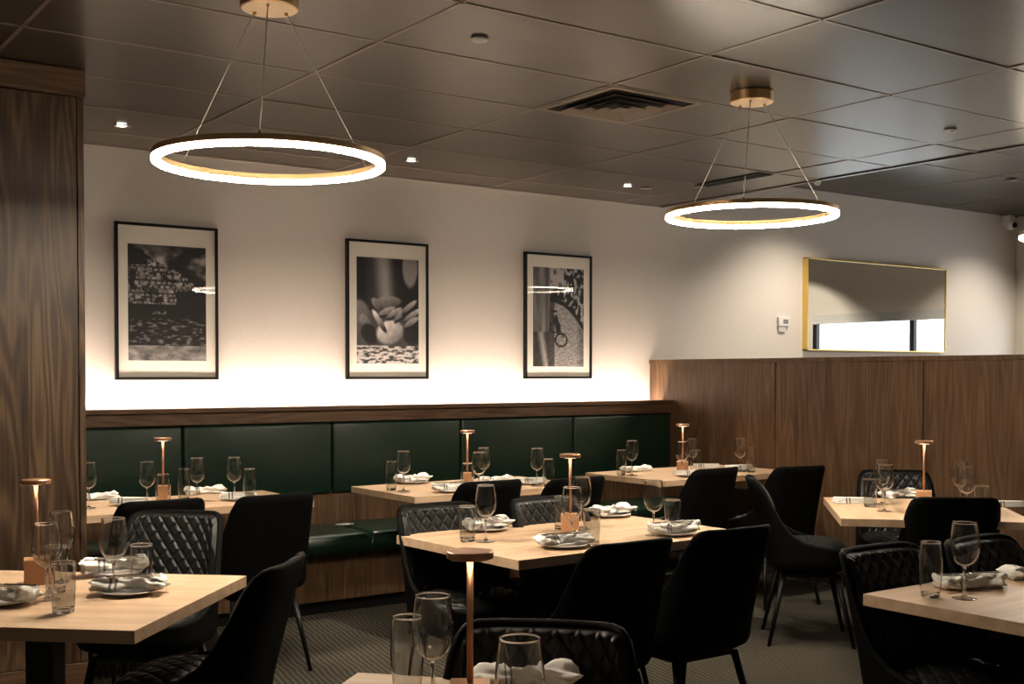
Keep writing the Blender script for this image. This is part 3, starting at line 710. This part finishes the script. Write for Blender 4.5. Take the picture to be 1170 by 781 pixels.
lamp(537, 632.5, 'copper disc-headed table lamp closest to the viewer at the bottom edge')

# ------------------------------------------------------------------ glasses
HW, HB, HS = 0.225, 0.165, 0.140
def dense(pts, n=7):                                # smooth curve through the points
    out = []
    P = [pts[0]]+list(pts)+[pts[-1]]
    for i in range(1, len(P)-2):
        p0, p1, p2, p3 = P[i-1:i+3]
        for k in range(n):
            t = k/n; out.append(tuple(0.5*(2*b_+(c_-a_)*t+(2*a_-5*b_+4*c_-d_)*t*t+(3*b_-a_-3*c_+d_)*t**3) for a_, b_, c_, d_ in zip(p0, p1, p2, p3)))
    return out+[tuple(pts[-1])]
def walled(outer, th, floor_z=None, nseg=56):       # blown wall of even thickness, open at the top
    o = dense(outer); inn = []
    for i, (r, z) in enumerate(o):
        a_ = o[max(0, i-1)]; b_ = o[min(len(o)-1, i+1)]; dx, dz = b_[0]-a_[0], b_[1]-a_[1]; l = math.hypot(dx, dz) or 1
        nr_, nz = r-dz/l*th, z+dx/l*th
        if floor_z is not None and nz < floor_z: nz = floor_z
        inn.append((max(0, nr_), nz))
    inn[0] = (0, inn[0][1] if floor_z is None else floor_z)
    rx, rz = o[-1][0]-th/2, o[-1][1]+0.0004; rb = 0.0011
    rim = [(rx+rb*math.cos(a_), rz+rb*math.sin(a_)+rb*0.5) for a_ in [R(-30+30*k) for k in range(9)]]   # fire-polished bead
    return [(0, o[0][1])]+[q for q in o if q[0] > 1e-5]+rim+[q for q in inn[::-1] if q[0] > 1e-4]+[inn[0]]
wine0 = thing('wine_glass', 'x', 'glass')
kid(wine0, MB().lathe(walled([(0, 0.0968), (0.010, 0.0978), (0.024, 0.1055), (0.0345, 0.120), (0.0405, 0.138), (0.0422, 0.156), (0.0408, 0.178), (0.0378, 0.202), (0.0345, 0.2245)], 0.0013), 56).build('bowl', M['glass'], wine0, smooth=True),
    MB().lathe(dense([(0, 0.0045), (0.010, 0.0060), (0.0055, 0.012), (0.0040, 0.03), (0.0038, 0.07), (0.0050, 0.088), (0.0080, 0.0962)])+[(0, 0.0965)], 24).build('stem', M['glass'], wine0, smooth=True),
    MB().lathe([(0, 0.0002)]+dense([(0.034, 0.0002), (0.0362, 0.0010), (0.034, 0.0022), (0.018, 0.0034), (0.002, 0.0042)], 4)+[(0, 0.0043)], 40).build('foot', M['thin'], wine0, smooth=True))
def tumbler(outer, floor_z):
    t = thing('water_glass', 'x', 'glass'); o = dense(outer)
    up = [q for q in o if q[1] >= floor_z-0.0005]; low = [q for q in o if q[1] < floor_z+0.001]
    kid(t, MB().lathe(walled([q for q in outer if q[1] > floor_z*0.9], 0.0013)[1:-1], 56).build('glass_wall', M['glass'], t, smooth=True),
        MB().lathe([(0, low[0][1])]+[q for q in low if q[0] > 1e-5]+[(low[-1][0]-0.002, floor_z), (low[-1][0]-0.008, floor_z-0.0015), (0, floor_z-0.0025)], 48).build('glass_base', M['glass'], t, angle=50))
    return t
barrel0 = tumbler([(0, 0.0002), (0.012, 0.0002), (0.023, 0.0003), (0.0262, 0.003), (0.0278, 0.012), (0.0315, 0.045), (0.0345, 0.085), (0.0338, 0.12), (0.0298, 0.1645)], 0.013)
straight0 = tumbler([(0, 0.0002), (0.012, 0.0002), (0.025, 0.0003), (0.0285, 0.003), (0.0298, 0.012), (0.0318, 0.05), (0.0334, 0.095), (0.0347, 0.1395)], 0.013)
u = {'w': 0, 'b': 0, 's': 0}
def gl(kind, px, py, label):
    H = {'w': HW, 'b': HB, 's': HS}[kind]; p = at(px, py, TT+H); src = {'w': wine0, 'b': barrel0, 's': straight0}[kind]
    o = src if u[kind] == 0 else copy_tree(src)
    u[kind] = 1
    o.location = (p.x, p.y, TT+0.0003); o['label'] = label; o['category'] = 'glass'
    o['group'] = 'empty stemmed wine glasses' if kind == 'w' else 'empty water tumblers'
LT, CT, B1, B2, B3, RT, RF, BE = 'left foreground table', 'centre table', 'left banquette table', 'middle banquette table', 'corner banquette table', 'table below the partition', 'right foreground table', 'bottom edge table'
G = [
 ('w', 53, 598, 'empty wine glass just right of the lamp block on the '+LT),
 ('w', 70, 584.5, 'empty wine glass farther back behind another glass and lamp on the '+LT),
 ('w', 129.5, 592, 'empty wine glass over the plated napkins at the middle of the '+LT),
 ('s', 72, 642.5, 'straight water tumbler in front of the wine glasses on the '+LT),
 ('s', 64, 624, 'straight water tumbler behind the front tumbler and wine glass on the '+LT),
 ('s', 161.5, 622, 'straight water tumbler right of the plated napkin on the '+LT),
 ('w', 101, 528.5, 'empty wine glass half cut by the oak column on the '+B1),
 ('w', 168, 527.5, 'empty wine glass left of the lamp on the '+B1),
 ('w', 225, 523, 'empty wine glass behind a crumpled napkin on the '+B1),
 ('w', 267.5, 522.5, 'empty wine glass at the right end of the '+B1),
 ('b', 186, 541.5, 'rounded water tumbler in front of the lamp base on the '+B1),
 ('b', 210, 535.5, 'rounded water tumbler left of the rear napkin on the '+B1),
 ('b', 285, 535.5, 'rounded water tumbler at the right end of the '+B1),
 ('w', 461, 515.5, 'empty wine glass at the left end of the '+B2),
 ('b', 447, 527, 'rounded water tumbler at the left end of the '+B2),
 ('w', 547, 516.5, 'empty wine glass just right of the lamp, the nearer one, on the '+B2),
 ('w', 552.5, 511.5, 'empty wine glass right of the lamp, the farther one, on the '+B2),
 ('b', 534, 529, 'rounded water tumbler in front of the lamp base on the '+B2),
 ('w', 613.5, 512, 'empty wine glass at the right end of the '+B2),
 ('b', 626.5, 524, 'rounded water tumbler at the right end of the '+B2),
 ('w', 555, 554, 'empty wine glass at the left end of the '+CT),
 ('s', 534, 578, 'straight water tumbler at the left end of the '+CT),
 ('w', 653.5, 556.5, 'empty wine glass directly in front of the lamp on the '+CT),
 ('w', 664.6, 544.5, 'empty wine glass behind and right of the lamp on the '+CT),
 ('s', 641.5, 567, 'straight water tumbler behind the lamp block on the '+CT),
 ('s', 676, 581.5, 'straight water tumbler right of the lamp block on the '+CT),
 ('w', 747, 549, 'empty wine glass at the right end of the '+CT),
 ('s', 768.5, 570.5, 'straight water tumbler at the right end of the '+CT),
 ('b', 709.7, 514, 'rounded water tumbler at the left end of the '+B3),
 ('w', 722, 503.5, 'empty wine glass at the left end of the '+B3),
 ('w', 779.5, 504.5, 'empty wine glass in front of the lamp on the '+B3),
 ('w', 791, 501, 'empty wine glass right of the lamp on the '+B3),
 ('b', 795, 514, 'rounded water tumbler right of the lamp on the '+B3),
 ('w', 846, 501, 'empty wine glass at the right end of the '+B3),
 ('b', 858.5, 511.5, 'rounded water tumbler at the right end of the '+B3),
 ('w', 1011, 531, 'empty wine glass, nearer of the pair at the left on the '+RT),
 ('w', 1008, 525.5, 'empty wine glass, farther of the pair at the left on the '+RT),
 ('s', 994.5, 547, 'straight water tumbler in front of the left pair of wine glasses on the '+RT),
 ('w', 1104.5, 533, 'empty wine glass, nearer of the pair at the right on the '+RT),
 ('w', 1097, 527, 'empty wine glass, farther of the pair at the right on the '+RT),
 ('s', 1122, 555, 'straight water tumbler right of the right pair of wine glasses on the '+RT),
 ('b', 1063.5, 619, 'rounded water tumbler at the corner of the '+RF),
 ('w', 1102.5, 597, 'empty wine glass standing on the '+RF),
 ('b', 465, 704, 'rounded water tumbler closest to the viewer beside a wine glass at the bottom'),
 ('w', 494.5, 680, 'large empty wine glass left of the nearest lamp at the bottom'),
 ('w', 594, 729, 'large empty wine glass right of the nearest lamp, in front of a striped napkin'),
]
for g in G: gl(*g)

# ------------------------------------------------------------------ plates, napkins, cutlery
plate0 = MB().lathe([(0, 0.001), (0.05, 0.001), (0.055, 0.003), (0.088, 0.0125), (0.0905, 0.0145), (0.088, 0.0155), (0.06, 0.0075), (0.05, 0.0060), (0, 0.0055)], 56).build('side_plate', M['china'], smooth=True)
def napkin_roll(seed, L=0.215):
    rnd = random.Random(seed); nu, nv = 40, 44; vs = []; fs = []
    for j in range(nv+1):
        v = -1+2*j/nv; a = abs(v); waist = 0.42+0.70*ss01(0.02, 0.9, abs(v+0.1))
        wv = 0.046*waist; hv = 0.021*(0.85+0.15*waist); endk = 1-0.35*ss01(.9, 1, a)
        bx = 0.012*math.sin(v*2.1+seed)
        for i in range(nu):
            t = 2*PI*i/nu; c, s = math.cos(t), math.sin(t)
            fold = 1+0.20*math.sin(5*t+seed*1.7+v*4)*waist+0.42*(noise.noise(Vector((c*1.6, s*1.6+seed*3, v*3.5))))
            x = wv*spw(c, .8)*fold*endk+bx; z = max(0.0, hv*(1+spw(s, .8)*fold*endk)*(.9+.25*noise.noise(Vector((v*3, c, seed)))))
            y = v*L/2+0.014*noise.noise(Vector((c*2, s*2, v*2+seed)))+0.006*math.sin(3*t+seed)*a
            vs.append((x, y, z+0.0005))
    for j in range(nv):
        for i in range(nu): a = j*nu; k = (i+1) % nu; fs.append((a+i, a+k, a+nu+k, a+nu+i))
    fs.append(tuple(range(nu))); fs.append(tuple(nv*nu+i for i in range(nu)))
    return MB().add(vs, fs)
def napkin_flat(seed):
    mb = MB(); 
    for k in range(4):
        mb.box(-0.05+0.002*k, 0.05-0.001*k, -0.10+0.004*k, 0.10-0.003*k, 0.0005+0.0062*k, 0.0062+0.0062*k, 0.0028, seg=3)
    for i, v in enumerate(mb.v):
        x, y, z = v; mb.v[i] = (x*(1+0.12*math.sin(y*18+seed)), y, z*(1+.35*noise.noise(Vector((x*20, y*12, seed))))+0.0)
    return mb
rolls = [napkin_roll(s).build('napkin', M['linen'], smooth=True) for s in (1, 2.3, 4.1)]
flats = [napkin_flat(s).build('napkin', M['linen'], angle=50) for s in (0.5,)]
# cutlery built along local y
def fork_mesh():
    mb = MB()
    for (y0, y1, w0, w1) in ((-0.095, -0.03, 0.0060, 0.0040), (-0.03, 0.03, 0.0040, 0.0030), (0.03, 0.045, 0.0030, 0.0105)):
        mb.add([(-w0, y0, 0), (w0, y0, 0), (w1, y1, 0), (-w1, y1, 0), (-w0, y0, 0.002), (w0, y0, 0.002), (w1, y1, 0.002), (-w1, y1, 0.002)], [(3,2,1,0), (4,5,6,7), (0,1,5,4), (1,2,6,5), (2,3,7,6), (3,0,4,7)])
    mb.box(-0.0105, 0.0105, 0.045, 0.058, 0, 0.002, 0.0006)
    for x in (-0.0092, -0.0031, 0.0031, 0.0092): mb.box(x-0.0013, x+0.0013, 0.057, 0.098, 0.0, 0.002, 0.0004)
    return mb
def knife_mesh():
    mb = MB().box(-0.0055, 0.0055, -0.105, -0.005, 0, 0.005, 0.002)
    vs = [(-0.004, -0.006, 0.001), (0.006, -0.006, 0.001), (0.0095, 0.06, 0.001), (0.004, 0.098, 0.001), (-0.004, 0.11, 0.001)]
    n = len(vs); vs += [(x, y, 0.0028) for x, y, _ in vs]
    return mb.add(vs, [tuple(range(n))[::-1], tuple(range(n, 2*n))]+[(i, (i+1) % n, n+(i+1) % n, n+i) for i in range(n)])
fork0 = fork_mesh().build('fork', M['steel']); knife0 = knife_mesh().build('table_knife', M['steel'])
cnt = {}
def put(src, loc_, rz, label, cat, group, rx=0, tilt=0):
    k = src.name; o = src if not cnt.get(k) else src.copy()
    if cnt.get(k): COL.objects.link(o)
    cnt[k] = 1; o.location = loc_; o.rotation_euler = (rx, tilt, rz); tag(o, label, cat, group); return o
def setting(px, py, rz, where, plate=True, kind=0, cut=False, nrz=None, noff=(0, 0)):
    p = at(px, py, TT); z = TT+0.0003
    if plate:
        put(plate0, (p.x, p.y, z), 0, 'white side plate under the napkin '+where, 'plate', 'white side plates'); z += 0.0070
    nr = R(rz if nrz is None else nrz); src = rolls[kind] if kind < 3 else flats[0]
    if plate: z += 0.006
    put(src, (p.x+noff[0], p.y+noff[1], z), nr, ('folded white napkin ' if kind == 3 else 'crumpled striped white napkin ')+where, 'napkin', 'white linen napkins')
    if cut:
        h = 0.040 if kind < 3 else 0.026
        d = Vector((math.cos(nr), math.sin(nr), 0))
        for src_, off, nm, da in ((fork0, -0.011, 'fork', -4), (knife0, 0.011, 'knife', 5)):
            q = Vector((p.x+noff[0], p.y+noff[1], 0))+d*off
            put(src_, (q.x, q.y, z+h), nr+R(da), 'steel %s on the napkin ' % nm+where, nm, 'steel forks' if nm == 'fork' else 'steel knives')
S = [
 (148, 678, 62, 'nearest the table edge on the '+LT, True, 0, True),
 (132, 656, 75, 'behind the wine glass on the '+LT, True, 1, True),
 (0, 690, 40, 'at the left picture edge on the '+LT, True, 2, True),
 (110, 571, 85, 'beside the oak column on the '+B1, False, 0, False),
 (150, 577, 60, 'left of the lamp on the '+B1, True, 3, False),
 (234, 564, 80, 'at the back of the '+B1, False, 1, False),
 (273, 571, 70, 'at the right end of the '+B1, True, 3, False),
 (472, 552, 90, 'at the left end of the '+B2, True, 1, False),
 (516, 562, 70, 'nearest the front edge on the '+B2, True, 2, True),
 (567, 551, 90, 'behind the lamp on the '+B2, False, 0, False),
 (605, 553, 80, 'at the right end of the '+B2, True, 3, False),
 (556, 606, 85, 'at the left end of the '+CT, True, 1, True),
 (645, 625, 82, 'at the near side of the '+CT, True, 0, True),
 (770, 611, 75, 'at the right end of the '+CT, True, 2, True),
 (699, 590, 90, 'at the far side of the '+CT, True, 1, False),
 (727, 538.5, 90, 'at the left end of the '+B3, False, 0, False),
 (788, 544, 80, 'at the near side of the '+B3, True, 3, False),
 (806, 534, 70, 'behind the lamp on the '+B3, False, 3, False),
 (845, 537.5, 90, 'at the right end of the '+B3, True, 3, False),
 (975, 574, 58, 'at the left corner of the '+RT, False, 3, False),
 (1028, 568, 75, 'left of the lamp on the '+RT, False, 1, True),
 (1150, 578, 58, 'at the right end of the '+RT, False, 3, False),
 (1108, 671, 62, 'behind the wine glass on the '+RF, False, 2, True),
 (1184, 660, 70, 'cut by the right picture edge on the '+RF, False, 0, False),
 (600, 790, 60, 'beside the nearest lamp on the '+BE, True, 1, False),
]
for s in S: setting(*s)
